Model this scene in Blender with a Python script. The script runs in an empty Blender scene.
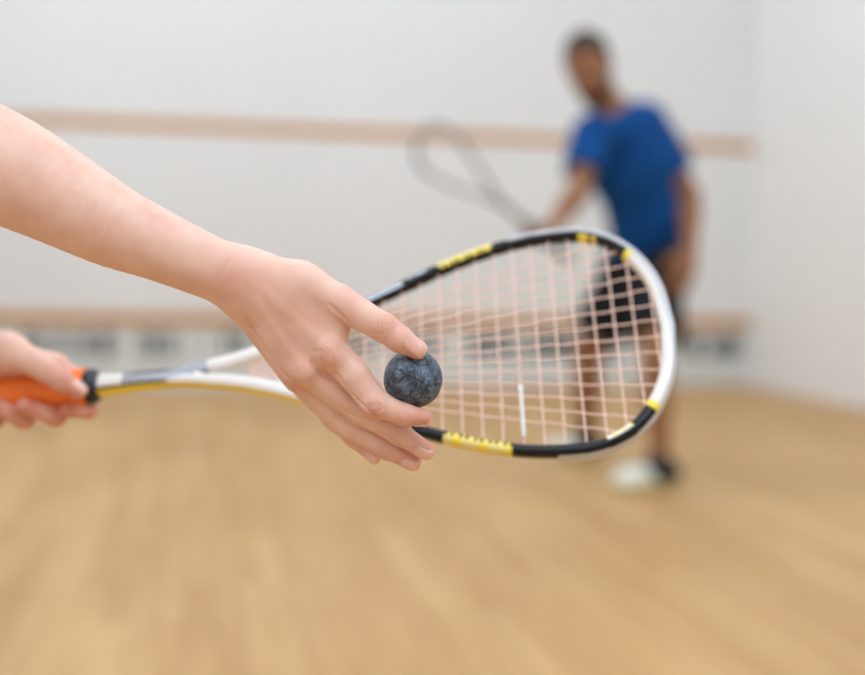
# Squash court scene
import bpy, math, random
import numpy as np
from mathutils import Matrix, Vector

random.seed(7)
scene = bpy.context.scene
COL = scene.collection
R = math.radians

# ------------------------------------------------------------------ camera
CAM_Z = 0.78
YAW, PITCH, ROLL = R(11.4), R(2.83), R(0.86)
cam_data = bpy.data.cameras.new('camera')
cam = bpy.data.objects.new('camera', cam_data)
COL.objects.link(cam)
CM = Matrix.Translation((0, 0, CAM_Z)) @ Matrix.Rotation(-YAW, 4, 'Z') @ Matrix.Rotation(math.pi / 2 - PITCH, 4, 'X') @ Matrix.Rotation(ROLL, 4, 'Z')
cam.matrix_world = CM
cam_data.sensor_width = 36
cam_data.lens = 50
cam_data.clip_start = 0.02
cam_data.clip_end = 100
cam_data.dof.use_dof = True
cam_data.dof.focus_distance = 0.778
cam_data.dof.aperture_fstop = 2.5
scene.camera = cam
FPX = 865 * 50 / 36
CMN = np.array(CM)
ROT, ORG = CMN[:3, :3], CMN[:3, 3]


def L(px, py, d):
    """pixel + depth -> metres in camera axes (x right, y up, z towards viewer)"""
    return np.array([(px - 432.5) / FPX * d, -(py - 337.5) / FPX * d, -d])


def to_world(p):
    return np.asarray(p) @ ROT.T + ORG


def W(px, py, d):
    return to_world(L(px, py, d))


# ------------------------------------------------------------------ helpers
def finish(name, verts, faces, mats, parent=None, origin=(0, 0, 0), smooth=True, midx=None):
    me = bpy.data.meshes.new(name)
    o3 = np.asarray(origin, float)
    v = np.asarray(verts, float) - o3
    me.from_pydata(v.tolist(), [], [list(map(int, f)) for f in faces])
    if not isinstance(mats, (list, tuple)):
        mats = [mats]
    for m in mats:
        me.materials.append(m)
    if midx is not None:
        me.polygons.foreach_set('material_index', np.asarray(midx, np.int32))
    if smooth:
        me.polygons.foreach_set('use_smooth', np.ones(len(me.polygons), bool))
    me.update()
    o = bpy.data.objects.new(name, me)
    COL.objects.link(o)
    if parent is None:
        o.location = o3.tolist()
    else:
        o.parent = parent
        po = np.array(parent['_org'])
        o.location = (o3 - po).tolist()
    o['_org'] = [float(x) for x in o3]
    return o


def thing(name, loc):
    o = bpy.data.objects.new(name, None)
    o.empty_display_size = 0.05
    o.location = [float(x) for x in loc]
    o['_org'] = [float(x) for x in loc]
    COL.objects.link(o)
    return o


def tag(o, label=None, cat=None, group=None, kind=None):
    if label: o['label'] = label
    if cat: o['category'] = cat
    if group: o['group'] = group
    if kind: o['kind'] = kind
    return o


def box(c, s):
    c = np.asarray(c, float); s = np.asarray(s, float) / 2
    v = [c + s * np.array(q) for q in ((-1, -1, -1), (1, -1, -1), (1, 1, -1), (-1, 1, -1), (-1, -1, 1), (1, -1, 1), (1, 1, 1), (-1, 1, 1))]
    f = [(3, 2, 1, 0), (4, 5, 6, 7), (0, 1, 5, 4), (1, 2, 6, 5), (2, 3, 7, 6), (3, 0, 4, 7)]
    return v, f


def join(parts):
    V, Fc, M = [], [], []
    n = 0
    for p in parts:
        v, f = p[0], p[1]
        V.append(np.asarray(v, float))
        Fc += [tuple(int(i) + n for i in q) for q in f]
        M += [p[2] if len(p) > 2 else 0] * len(f)
        n += len(v)
    return np.concatenate(V), Fc, M


def unit(v):
    v = np.asarray(v, float)
    return v / np.linalg.norm(v)


def smooth_curve(pts, n):
    """Catmull-Rom through pts"""
    P = np.asarray(pts, float)
    P = np.vstack([2 * P[0] - P[1], P, 2 * P[-1] - P[-2]])
    out = []
    m = len(P) - 3
    for s in np.linspace(0, m - 1e-6, n):
        i = int(s); t = s - i
        p0, p1, p2, p3 = P[i:i + 4]
        out.append(.5 * (2 * p1 + (p2 - p0) * t + (2 * p0 - 5 * p1 + 4 * p2 - p3) * t * t + (3 * p1 - p0 - 3 * p2 + p3) * t ** 3))
    return np.array(out)


def tube(pts, r, n=6):
    pts = np.asarray(pts, float)
    T = np.gradient(pts, axis=0)
    T /= np.linalg.norm(T, axis=1)[:, None]
    ref = np.array([0, 0, 1.]) if abs(T[0][2]) < .9 else np.array([1., 0, 0])
    V, Fc = [], []
    rr = np.full(len(pts), r) if np.isscalar(r) else np.asarray(r)
    for p, t, q in zip(pts, T, rr):
        a = unit(np.cross(t, ref)); b = np.cross(t, a)
        for k in range(n):
            w = 2 * math.pi * k / n
            V.append(p + q * (a * math.cos(w) + b * math.sin(w)))
    m = len(pts)
    for i in range(m - 1):
        for k in range(n):
            Fc.append((i * n + k, i * n + (k + 1) % n, (i + 1) * n + (k + 1) % n, (i + 1) * n + k))
    Fc.append(tuple(range(n))[::-1]); Fc.append(tuple((m - 1) * n + k for k in range(n)))
    return V, Fc


# ------------------------------------------------------------------ signed distance modelling
def smin(a, b, k):
    if k <= 0: return np.minimum(a, b)
    h = np.maximum(k - np.abs(a - b), 0) / k
    return np.minimum(a, b) - h * h * k * .25


def smax(a, b, k):
    return -smin(-a, -b, k)


def cone_d(P, c):
    """c = (a, b, ra, rb[, flat direction, flat factor])"""
    a, b, ra, rb = np.asarray(c[0], np.float32), np.asarray(c[1], np.float32), c[2], c[3]
    X, Y, Z = P[0] - a[0], P[1] - a[1], P[2] - a[2]
    ab = (b - a).astype(np.float32)
    if len(c) > 4 and c[4] is not None:
        n = unit(c[4]).astype(np.float32); g = np.float32(1 / c[5] - 1)
        s = (X * n[0] + Y * n[1] + Z * n[2]) * g
        X, Y, Z = X + s * n[0], Y + s * n[1], Z + s * n[2]
        ab = ab + n * (ab @ n) * g
    q = float(ab @ ab)
    if q < 1e-10:
        return np.sqrt(X * X + Y * Y + Z * Z) - np.float32(max(ra, rb))
    t = np.clip((X * ab[0] + Y * ab[1] + Z * ab[2]) / q, 0, 1)
    X, Y, Z = X - t * ab[0], Y - t * ab[1], Z - t * ab[2]
    return np.sqrt(X * X + Y * Y + Z * Z) - (ra + t * (rb - ra)).astype(np.float32)


class Field:
    def __init__(s, lo, hi, h):
        s.lo = np.asarray(lo, float); s.h = h
        s.n = np.ceil((np.asarray(hi, float) - s.lo) / h).astype(int) + 1
        s.f = np.full(s.n, 1.0, np.float32)

    def sub(s, mn, mx):
        i0 = np.clip(np.floor((mn - s.lo) / s.h).astype(int), 0, s.n - 1)
        i1 = np.clip(np.ceil((mx - s.lo) / s.h).astype(int) + 1, i0 + 1, s.n)
        sl = tuple(slice(a, b) for a, b in zip(i0, i1))
        ax = [(s.lo[k] + s.h * np.arange(i0[k], i1[k])).astype(np.float32) for k in range(3)]
        return sl, (ax[0][:, None, None], ax[1][None, :, None], ax[2][None, None, :])

    def bounds(s, cones, m):
        mn = np.min([np.minimum(np.asarray(c[0]), np.asarray(c[1])) - max(c[2], c[3]) for c in cones], 0) - m
        mx = np.max([np.maximum(np.asarray(c[0]), np.asarray(c[1])) + max(c[2], c[3]) for c in cones], 0) + m
        return mn, mx

    def add(s, cones, k=.004, kout=.004, cuts=(), infl=0.):
        """chain of cones blended with k, trimmed by cut planes, then blended into the field with kout"""
        sl, P = s.sub(*s.bounds(cones, kout + k + 2.5 * s.h + infl))
        d = None
        for c in cones:
            q = cone_d(P, c)
            d = q if d is None else smin(d, q, k)
        if infl: d = d - np.float32(infl)
        for (p, n) in cuts:
            n = unit(n)
            d = np.maximum(d, ((P[0] - p[0]) * n[0] + (P[1] - p[1]) * n[1] + (P[2] - p[2]) * n[2]).astype(np.float32))
        s.f[sl] = smin(s.f[sl], d, kout)
        return s

    def carve(s, cones, k=.002):
        sl, P = s.sub(*s.bounds(cones, k + 3 * s.h))
        d = None
        for c in cones:
            q = cone_d(P, c)
            d = q if d is None else np.minimum(d, q)
        s.f[sl] = smax(s.f[sl], -d, k)
        return s

    def groove(s, pts, depth, sig):
        """shallow crease (depth>0) or ridge (depth<0) along a polyline"""
        for a, b in zip(pts[:-1], pts[1:]):
            sl, P = s.sub(np.minimum(a, b) - 3.5 * sig, np.maximum(a, b) + 3.5 * sig)
            d = cone_d(P, (a, b, 0, 0))
            s.f[sl] += np.float32(depth) * np.exp(-(d / np.float32(sig)) ** 2)
        return s

    def cut(s, p, n):
        n = unit(n)
        P = s.sub(s.lo, s.lo + s.h * s.n)[1]
        s.f = np.maximum(s.f, ((P[0] - p[0]) * n[0] + (P[1] - p[1]) * n[1] + (P[2] - p[2]) * n[2]).astype(np.float32))
        return s

    def mesh(s, relax=1):
        f = np.pad(s.f, 1, constant_values=1.0)
        lo = s.lo - s.h
        neg = f < 0
        c = np.zeros(tuple(np.array(f.shape) - 1), np.uint8)
        offs = [(i, j, k) for i in (0, 1) for j in (0, 1) for k in (0, 1)]
        nx, ny, nz = c.shape
        for i, j, k in offs:
            c += neg[i:i + nx, j:j + ny, k:k + nz]
        act = np.nonzero((c > 0) & (c < 8))
        idx = np.full(c.shape, -1, np.int32)
        idx[act] = np.arange(len(act[0]))
        A = np.stack(act, 1)
        vals = {o: f[act[0] + o[0], act[1] + o[1], act[2] + o[2]] for o in offs}
        S = np.zeros((len(A), 3)); N = np.zeros(len(A))
        for o in offs:
            for ax in range(3):
                if o[ax]: continue
                o2 = list(o); o2[ax] = 1
                a, b = vals[o], vals[tuple(o2)]
                cr = (a < 0) != (b < 0)
                t = np.where(cr, a / np.where(cr, a - b, 1), 0)
                p = np.tile(np.array(o, float), (len(A), 1)); p[:, ax] += t
                S[cr] += p[cr]; N[cr] += 1
        V = (A + S / N[:, None]) * s.h + lo
        Q = []
        for ax in range(3):
            b, cc = (ax + 1) % 3, (ax + 2) % 3
            sa = [slice(None)] * 3; sb = [slice(None)] * 3
            sa[ax] = slice(0, -1); sb[ax] = slice(1, None)
            n0, n1 = neg[tuple(sa)], neg[tuple(sb)]
            e = np.nonzero(n0 != n1)
            E = np.stack(e, 1)
            first = n0[e]
            ok = (E[:, b] > 0) & (E[:, cc] > 0) & (E[:, b] < c.shape[b]) & (E[:, cc] < c.shape[cc])
            E, first = E[ok], first[ok]
            def cell(db, dc):
                q = E.copy(); q[:, b] -= db; q[:, cc] -= dc
                return idx[q[:, 0], q[:, 1], q[:, 2]]
            q = np.stack([cell(1, 1), cell(0, 1), cell(0, 0), cell(1, 0)], 1)
            q[~first] = q[~first][:, ::-1]
            Q.append(q)
        Q = np.concatenate(Q)
        Q = Q[(Q >= 0).all(1)]
        for _ in range(relax):
            for lam in (.5, -.52):
                acc = np.zeros_like(V); cnt = np.zeros(len(V))
                for a, b in ((0, 1), (1, 2), (2, 3), (3, 0)):
                    for k in range(3):
                        acc[:, k] += np.bincount(Q[:, a], V[Q[:, b], k], len(V)) + np.bincount(Q[:, b], V[Q[:, a], k], len(V))
                    cnt += np.bincount(Q[:, a], None, len(V)) + np.bincount(Q[:, b], None, len(V))
                V = V + lam * (acc / np.maximum(cnt, 1)[:, None] - V)
        return V, Q


def limb(pts, n=28):
    """smooth tapered limb through (position, radius) stations"""
    q = smooth_curve([[*p, r] for p, r in pts], n)
    return [(q[i, :3], q[i + 1, :3], float(q[i, 3]), float(q[i + 1, 3])) for i in range(n - 1)]


def field_for(cones, h, m=.02):
    mn = np.min([np.minimum(c[0], c[1]) - max(c[2], c[3]) for c in cones], 0) - m
    mx = np.max([np.maximum(c[0], c[1]) + max(c[2], c[3]) for c in cones], 0) + m
    return Field(mn, mx, h)


# ------------------------------------------------------------------ materials
def srgb(r, g, b):
    f = lambda c: (c / 255 / 12.92) if c / 255 <= .04045 else ((c / 255 + .055) / 1.055) ** 2.4
    return (f(r), f(g), f(b), 1)


def mat(name, col, rough=.5, spec=.5, metal=0, noise=None, coat=0, bump=None):
    m = bpy.data.materials.new(name); m.use_nodes = True
    nt = m.node_tree; b = nt.nodes['Principled BSDF']
    b.inputs['Base Color'].default_value = col
    b.inputs['Roughness'].default_value = rough
    b.inputs['Specular IOR Level'].default_value = spec
    b.inputs['Metallic'].default_value = metal
    b.inputs['Coat Weight'].default_value = coat
    tc = nt.nodes.new('ShaderNodeTexCoord')
    if noise:
        sc, amt, col2 = noise
        n = nt.nodes.new('ShaderNodeTexNoise'); n.inputs['Scale'].default_value = sc; n.inputs['Detail'].default_value = 5
        nt.links.new(tc.outputs['Object'], n.inputs['Vector'])
        r = nt.nodes.new('ShaderNodeMapRange'); r.inputs[1].default_value = .35; r.inputs[2].default_value = .65
        r.inputs[3].default_value = 0; r.inputs[4].default_value = amt
        nt.links.new(n.outputs['Fac'], r.inputs[0])
        mx = nt.nodes.new('ShaderNodeMix'); mx.data_type = 'RGBA'
        mx.inputs[6].default_value = col; mx.inputs[7].default_value = col2
        nt.links.new(r.outputs[0], mx.inputs[0]); nt.links.new(mx.outputs[2], b.inputs['Base Color'])
    if bump:
        sc, st, dist = bump
        n = nt.nodes.new('ShaderNodeTexNoise'); n.inputs['Scale'].default_value = sc; n.inputs['Detail'].default_value = 4
        nt.links.new(tc.outputs['Object'], n.inputs['Vector'])
        bp = nt.nodes.new('ShaderNodeBump'); bp.inputs['Strength'].default_value = st; bp.inputs['Distance'].default_value = dist
        nt.links.new(n.outputs['Fac'], bp.inputs['Height']); nt.links.new(bp.outputs[0], b.inputs['Normal'])
    return m


def skin_mat(name, base, red, sss=.15):
    m = bpy.data.materials.new(name); m.use_nodes = True
    nt = m.node_tree; b = nt.nodes['Principled BSDF']
    b.inputs['Roughness'].default_value = .48
    b.inputs['Specular IOR Level'].default_value = .4
    b.inputs['Subsurface Weight'].default_value = sss
    b.inputs['Subsurface Radius'].default_value = (1, .35, .2)
    b.inputs['Subsurface Scale'].default_value = .0016
    tc = nt.nodes.new('ShaderNodeTexCoord')
    at = nt.nodes.new('ShaderNodeAttribute'); at.attribute_name = 'flush'
    n = nt.nodes.new('ShaderNodeTexNoise'); n.inputs['Scale'].default_value = 55; n.inputs['Detail'].default_value = 6
    nt.links.new(tc.outputs['Object'], n.inputs['Vector'])
    r = nt.nodes.new('ShaderNodeMapRange'); r.inputs[1].default_value = .38; r.inputs[2].default_value = .68; r.inputs[4].default_value = .22
    nt.links.new(n.outputs['Fac'], r.inputs[0])
    ad = nt.nodes.new('ShaderNodeMath'); ad.operation = 'ADD'; ad.use_clamp = True
    nt.links.new(at.outputs['Fac'], ad.inputs[0]); nt.links.new(r.outputs[0], ad.inputs[1])
    mx = nt.nodes.new('ShaderNodeMix'); mx.data_type = 'RGBA'
    mx.inputs[6].default_value = base; mx.inputs[7].default_value = red
    nt.links.new(ad.outputs[0], mx.inputs[0]); nt.links.new(mx.outputs[2], b.inputs['Base Color'])
    v = nt.nodes.new('ShaderNodeTexVoronoi'); v.inputs['Scale'].default_value = 900
    nt.links.new(tc.outputs['Object'], v.inputs['Vector'])
    n2 = nt.nodes.new('ShaderNodeTexNoise'); n2.inputs['Scale'].default_value = 260; n2.inputs['Detail'].default_value = 4
    nt.links.new(tc.outputs['Object'], n2.inputs['Vector'])
    a2 = nt.nodes.new('ShaderNodeMath'); a2.operation = 'ADD'
    nt.links.new(v.outputs['Distance'], a2.inputs[0]); nt.links.new(n2.outputs['Fac'], a2.inputs[1])
    bp = nt.nodes.new('ShaderNodeBump'); bp.inputs['Strength'].default_value = .17; bp.inputs['Distance'].default_value = .0006
    nt.links.new(a2.outputs[0], bp.inputs['Height']); nt.links.new(bp.outputs[0], b.inputs['Normal'])
    return m


M_skin = skin_mat('fair_skin', srgb(240, 200, 181), srgb(208, 120, 98))
M_tan = skin_mat('tanned_skin', srgb(146, 100, 66), srgb(140, 86, 62), .05)
M_nail = mat('nail', srgb(240, 190, 174), .1, .6, coat=.5)
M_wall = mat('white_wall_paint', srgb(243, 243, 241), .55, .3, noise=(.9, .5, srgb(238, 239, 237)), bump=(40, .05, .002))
M_wallf = mat('front_wall_dimmed', srgb(228, 228, 226), .55, .3, noise=(.9, .5, srgb(221, 222, 220)), bump=(40, .05, .002))  # same white paint, greyed to offset the stronger light on this wall
M_ceil = mat('ceiling_paint', srgb(235, 235, 233), .8, .2)
M_red = mat('court_line_paint', srgb(194, 130, 4), .6, .3, noise=(6, .5, srgb(184, 118, 2)))
M_tin = mat('tin_board_paint', srgb(216, 219, 216), .55, .25, noise=(2, .4, srgb(210, 213, 210)))
M_letter = mat('sign_lettering_ink', srgb(18, 24, 21), .6, .3)
M_black = mat('gloss_black_lacquer', srgb(17, 19, 26), .32, .3)
M_white = mat('racket_white_lacquer', srgb(240, 238, 234), .25, .5, coat=.4)
M_yellow = mat('racket_yellow_lacquer', srgb(250, 226, 80), .3, .5)
M_cream = mat('racket_pale_yellow', srgb(244, 228, 140), .3, .5)
M_silver = mat('racket_silver', srgb(176, 184, 194), .25, .5, metal=.5)
M_bumper = mat('bumper_plastic', srgb(204, 206, 212), .4, .5)
M_string = mat('pink_string', srgb(255, 218, 201), .35, .5)
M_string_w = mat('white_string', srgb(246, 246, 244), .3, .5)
M_grip = mat('orange_grip', srgb(255, 128, 50), .6, .3, noise=(200, .5, srgb(255, 150, 76)), bump=(300, .3, .001))
M_collar = mat('black_rubber_collar', srgb(34, 38, 46), .4, .5)
M_blue = mat('blue_jersey', srgb(0, 70, 136), .75, .2, noise=(9, .6, srgb(0, 56, 116)), bump=(25, .3, .01))
M_bluedark = mat('navy_jersey_panel', srgb(10, 40, 90), .75, .2)
M_short = mat('black_shorts_cloth', srgb(26, 30, 36), .8, .2, noise=(10, .5, srgb(16, 18, 24)))
M_hair = mat('dark_brown_hair', srgb(66, 48, 34), .7, .3, noise=(120, .8, srgb(36, 26, 20)), bump=(220, .5, .003))
M_beard = mat('brown_beard', srgb(66, 42, 28), .8, .2, noise=(160, .8, srgb(50, 32, 22)), bump=(260, .5, .002))
M_shoe = mat('white_shoe', srgb(226, 230, 218), .5, .4)
M_sole = mat('pale_green_sole', srgb(206, 208, 150), .6, .3)
M_sock = mat('dark_sock', srgb(48, 52, 56), .9, .1)
M_eye = mat('eye_white', srgb(232, 230, 226), .15, .6)
M_iris = mat('brown_iris', srgb(60, 38, 24), .15, .6)
M_lip = mat('lips', srgb(160, 92, 78), .5, .4)
M_top = mat('white_sport_top', srgb(230, 230, 232), .8, .2)
M_fhair = mat('fair_brown_hair', srgb(150, 108, 70), .6, .3, noise=(90, .8, srgb(120, 82, 50)), bump=(160, .5, .003))


def floor_mat():
    m = bpy.data.materials.new('maple_strip_floor'); m.use_nodes = True
    nt = m.node_tree; b = nt.nodes['Principled BSDF']; N = nt.nodes.new; K = nt.links.new
    tc = N('ShaderNodeTexCoord')
    mp = N('ShaderNodeMapping'); mp.inputs['Rotation'].default_value = (0, 0, math.pi / 2)
    K(tc.outputs['Object'], mp.inputs['Vector'])
    br = N('ShaderNodeTexBrick'); br.inputs['Scale'].default_value = 1
    br.inputs['Brick Width'].default_value = .9; br.inputs['Row Height'].default_value = .062
    br.inputs['Mortar Size'].default_value = .0008; br.offset = .37
    br.inputs['Color1'].default_value = srgb(211, 171, 116); br.inputs['Color2'].default_value = srgb(194, 152, 98)
    br.inputs['Mortar'].default_value = srgb(150, 112, 72)
    K(mp.outputs[0], br.inputs['Vector'])
    g = N('ShaderNodeTexNoise'); g.inputs['Scale'].default_value = 3; g.inputs['Detail'].default_value = 8
    ms = N('ShaderNodeMapping'); ms.inputs['Scale'].default_value = (14, .9, 1)
    K(tc.outputs['Object'], ms.inputs['Vector']); K(ms.outputs[0], g.inputs['Vector'])
    w = N('ShaderNodeTexNoise'); w.inputs['Scale'].default_value = 1.1; w.inputs['Detail'].default_value = 3
    ms2 = N('ShaderNodeMapping'); ms2.inputs['Scale'].default_value = (2.2, .8, 1)
    K(tc.outputs['Object'], ms2.inputs['Vector']); K(ms2.outputs[0], w.inputs['Vector'])
    def mul(src, fac_src, lo, hi, dark):
        r = N('ShaderNodeMapRange'); r.inputs[1].default_value = lo; r.inputs[2].default_value = hi
        K(fac_src, r.inputs[0])
        mx = N('ShaderNodeMix'); mx.data_type = 'RGBA'; mx.blend_type = 'MULTIPLY'
        mx.inputs[7].default_value = dark
        K(r.outputs[0], mx.inputs[0]); K(src, mx.inputs[6])
        return mx.outputs[2]
    c = mul(br.outputs['Color'], g.outputs['Fac'], .35, .75, (.86, .82, .76, 1))
    c = mul(c, w.outputs['Fac'], .4, .75, (.84, .80, .74, 1))
    K(c, b.inputs['Base Color'])
    b.inputs['Roughness'].default_value = .5
    b.inputs['Specular IOR Level'].default_value = .35
    return m


def ball_mat():
    m = bpy.data.materials.new('slate_rubber_ball'); m.use_nodes = True
    nt = m.node_tree; b = nt.nodes['Principled BSDF']; N = nt.nodes.new; K = nt.links.new
    tc = N('ShaderNodeTexCoord')
    wn = N('ShaderNodeTexNoise'); wn.inputs['Scale'].default_value = 70; wn.inputs['Detail'].default_value = 3
    K(tc.outputs['Object'], wn.inputs['Vector'])
    va = N('ShaderNodeVectorMath'); va.operation = 'MULTIPLY_ADD'
    va.inputs[1].default_value = (.022, .022, .022); K(wn.outputs['Color'], va.inputs[0]); K(tc.outputs['Object'], va.inputs[2])
    def crack(scale, wd):
        v = N('ShaderNodeTexVoronoi'); v.feature = 'DISTANCE_TO_EDGE'; v.inputs['Scale'].default_value = scale
        K(va.outputs[0], v.inputs['Vector'])
        r = N('ShaderNodeMapRange'); r.inputs[1].default_value = 0; r.inputs[2].default_value = wd
        r.inputs[3].default_value = 1; r.inputs[4].default_value = 0
        K(v.outputs['Distance'], r.inputs[0]); return r.outputs[0]
    c1, c2 = crack(105, .075), crack(230, .09)
    mxx = N('ShaderNodeMath'); mxx.operation = 'MAXIMUM'; K(c1, mxx.inputs[0])
    hf = N('ShaderNodeMath'); hf.operation = 'MULTIPLY'; hf.inputs[1].default_value = .55; K(c2, hf.inputs[0]); K(hf.outputs[0], mxx.inputs[1])
    n = N('ShaderNodeTexNoise'); n.inputs['Scale'].default_value = 130; n.inputs['Detail'].default_value = 7; n.inputs['Roughness'].default_value = .65
    K(tc.outputs['Object'], n.inputs['Vector'])
    rp = N('ShaderNodeValToRGB')
    rp.color_ramp.elements[0].position = .40; rp.color_ramp.elements[0].color = srgb(40, 54, 70)
    rp.color_ramp.elements[1].position = .62; rp.color_ramp.elements[1].color = srgb(112, 134, 156)
    K(n.outputs['Fac'], rp.inputs[0])
    mx = N('ShaderNodeMix'); mx.data_type = 'RGBA'; mx.inputs[7].default_value = srgb(22, 27, 35)
    K(mxx.outputs[0], mx.inputs[0]); K(rp.outputs[0], mx.inputs[6]); K(mx.outputs[2], b.inputs['Base Color'])
    bp = N('ShaderNodeBump'); bp.inputs['Strength'].default_value = .6; bp.inputs['Distance'].default_value = .001; bp.invert = True
    K(mxx.outputs[0], bp.inputs['Height']); K(bp.outputs[0], b.inputs['Normal'])
    b.inputs['Roughness'].default_value = .4; b.inputs['Specular IOR Level'].default_value = .6
    return m


M_floor = floor_mat()
M_ball = ball_mat()

# ------------------------------------------------------------------ the court
XL, XR, YF, YB, ZC = -2.2, 4.17, 8.5, -1.25, 5.6
XM, YM = (XL + XR) / 2, (YF + YB) / 2


def struct(name, c, s, m, label, kind='structure', cat=None):
    v, f = box(c, s)
    o = finish(name, v, f, m, origin=(c[0], c[1], c[2]), smooth=False)
    return tag(o, label, cat, kind=kind)


struct('floor', (XM, YM, -.05), (XR - XL + .4, YF - YB + .4, .1), M_floor, 'pale maple strip floor of the squash court', cat='floor')
struct('ceiling', (XM, YM, ZC + .05), (XR - XL + .4, YF - YB + .4, .1), M_ceil, 'white ceiling high above the court', cat='ceiling')
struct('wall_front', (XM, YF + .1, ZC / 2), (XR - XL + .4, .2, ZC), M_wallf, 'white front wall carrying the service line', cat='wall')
struct('wall_back', (XM, YB - .1, ZC / 2), (XR - XL + .4, .2, ZC), M_wall, 'white wall behind the camera', cat='wall')
struct('wall_right', (XR + .1, YM, ZC / 2), (.2, YF - YB, ZC), M_wall, 'plain white side wall on the right', cat='wall')
struct('wall_left', (XL - .1, YM, ZC / 2), (.2, YF - YB, ZC), M_wall, 'plain white side wall on the left', cat='wall')
LINE = .062
struct('trim_1', (XM, YF - .003, 1.800), (XR - XL, .006, LINE), M_red, 'red brown service line across the white front wall', cat='line')

tin = thing('tin_board', (XM, YF - .02, 0))
tag(tin, 'low white board with dark lettering along the foot of front wall', 'board')
v, f = box((XM, YF - .0125, .219), (XR - XL - .01, .025, .438))
finish('panel', v, f, M_tin, tin, (XM, YF - .0125, .215), smooth=False)
v, f = box((XM, YF - .0205, .470), (XR - XL - .01, .041, .066))
tag(finish('top_rail', v, f, M_red, tin, (XM, YF - .02, .455), smooth=False), 'red brown top rail of the board')
# lettering: rows of block capitals, out of focus and unreadable in the photo
strokes = {  # unit-square strokes x0,y0,x1,y1
    'I': [(.5, 0, .5, 1)], 'H': [(0, 0, 0, 1), (1, 0, 1, 1), (0, .5, 1, .5)], 'E': [(0, 0, 0, 1), (0, 0, 1, 0), (0, .5, .8, .5), (0, 1, 1, 1)],
    'N': [(0, 0, 0, 1), (0, 1, 1, 0), (1, 0, 1, 1)], 'L': [(0, 0, 0, 1), (0, 0, 1, 0)], 'T': [(.5, 0, .5, 1), (0, 1, 1, 1)],
    'W': [(0, 1, .25, 0), (.25, 0, .5, .8), (.5, .8, .75, 0), (.75, 0, 1, 1)], 'V': [(0, 1, .5, 0), (.5, 0, 1, 1)],
    'B': [(0, 0, 0, 1), (0, 0, .9, .1), (.9, .1, .9, .45), (0, .5, .9, .45), (0, 1, .8, .95), (.8, .95, .8, .5)], '.': [(.5, .35, .5, .6)],
    'A': [(0, 0, .5, 1), (.5, 1, 1, 0), (.2, .4, .8, .4)],
}
def lay_text(word, x0, pitch, z0, hgt, wd, th):
    out = []
    for i, ch in enumerate(word):
        cur = []
        for (a, b, c, d) in strokes.get(ch, []):
            p = np.array([x0 + i * pitch + a * wd, z0 + b * hgt]); q = np.array([x0 + i * pitch + c * wd, z0 + d * hgt])
            t = unit(q - p) if np.linalg.norm(q - p) > 1e-6 else np.array([0, 1.])
            nn = np.array([-t[1], t[0]]) * th / 2
            p = p - t * th / 3; q = q + t * th / 3
            y0, y1 = YF - .0248, YF - .027
            vv = [(r_[0], y, r_[1]) for y in (y0, y1) for r_ in (p + nn, p - nn, q - nn, q + nn)]
            ff = [(4, 5, 6, 7), (0, 4, 7, 3), (1, 2, 6, 5), (0, 1, 5, 4), (3, 7, 6, 2)]
            cur.append((vv, ff))
        if cur: out.append(cur)
    return out


def wall_x(px):   # x on the front wall seen at pixel column px
    dirw = to_world(L(px, 330, 1)) - ORG
    return dirw[0] / dirw[1] * YF
lets = []
for word, pa, pb in (('TN', 22, 45), ('IHE', 52, 72), ('WE', 80, 98), ('B', 103, 118), ('EWIH', 140, 178), ('.', 185, 192), ('I', 204, 210), ('TH', 222, 250), ('HLVE', 262, 300),
                     ('EWBAN', 330, 375), ('NEHTB', 392, 440), ('WHEBA', 470, 520), ('BHWN', 530, 575), ('HE', 590, 625), ('VNE', 683, 703), ('BAB', 710, 742)):
    xa, xb = wall_x(pa), wall_x(pb)
    n = len(word); pit = (xb - xa) / n
    lets += lay_text(word, xa, pit, .222, .142, pit * .68, min(.034, pit * .33))
for g in lets:
    v, f, _ = join(g)
    finish('letter', v, f, M_letter, tin, np.asarray(v).mean(0), smooth=False)

# ------------------------------------------------------------------ squash racket
OUT = smooth_curve([(.050, .0066), (.070, .0080), (.09, .0108), (.1298, .0195), (.1695, .0330), (.2093, .0490), (.249, .0658), (.2888, .0832), (.3286, .0972), (.3683, .1052), (.4065, .1063), (.4310, .0992), (.4495, .0870), (.4660, .0658), (.4768, .0380), (.4815, 0)], 260)


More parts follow.
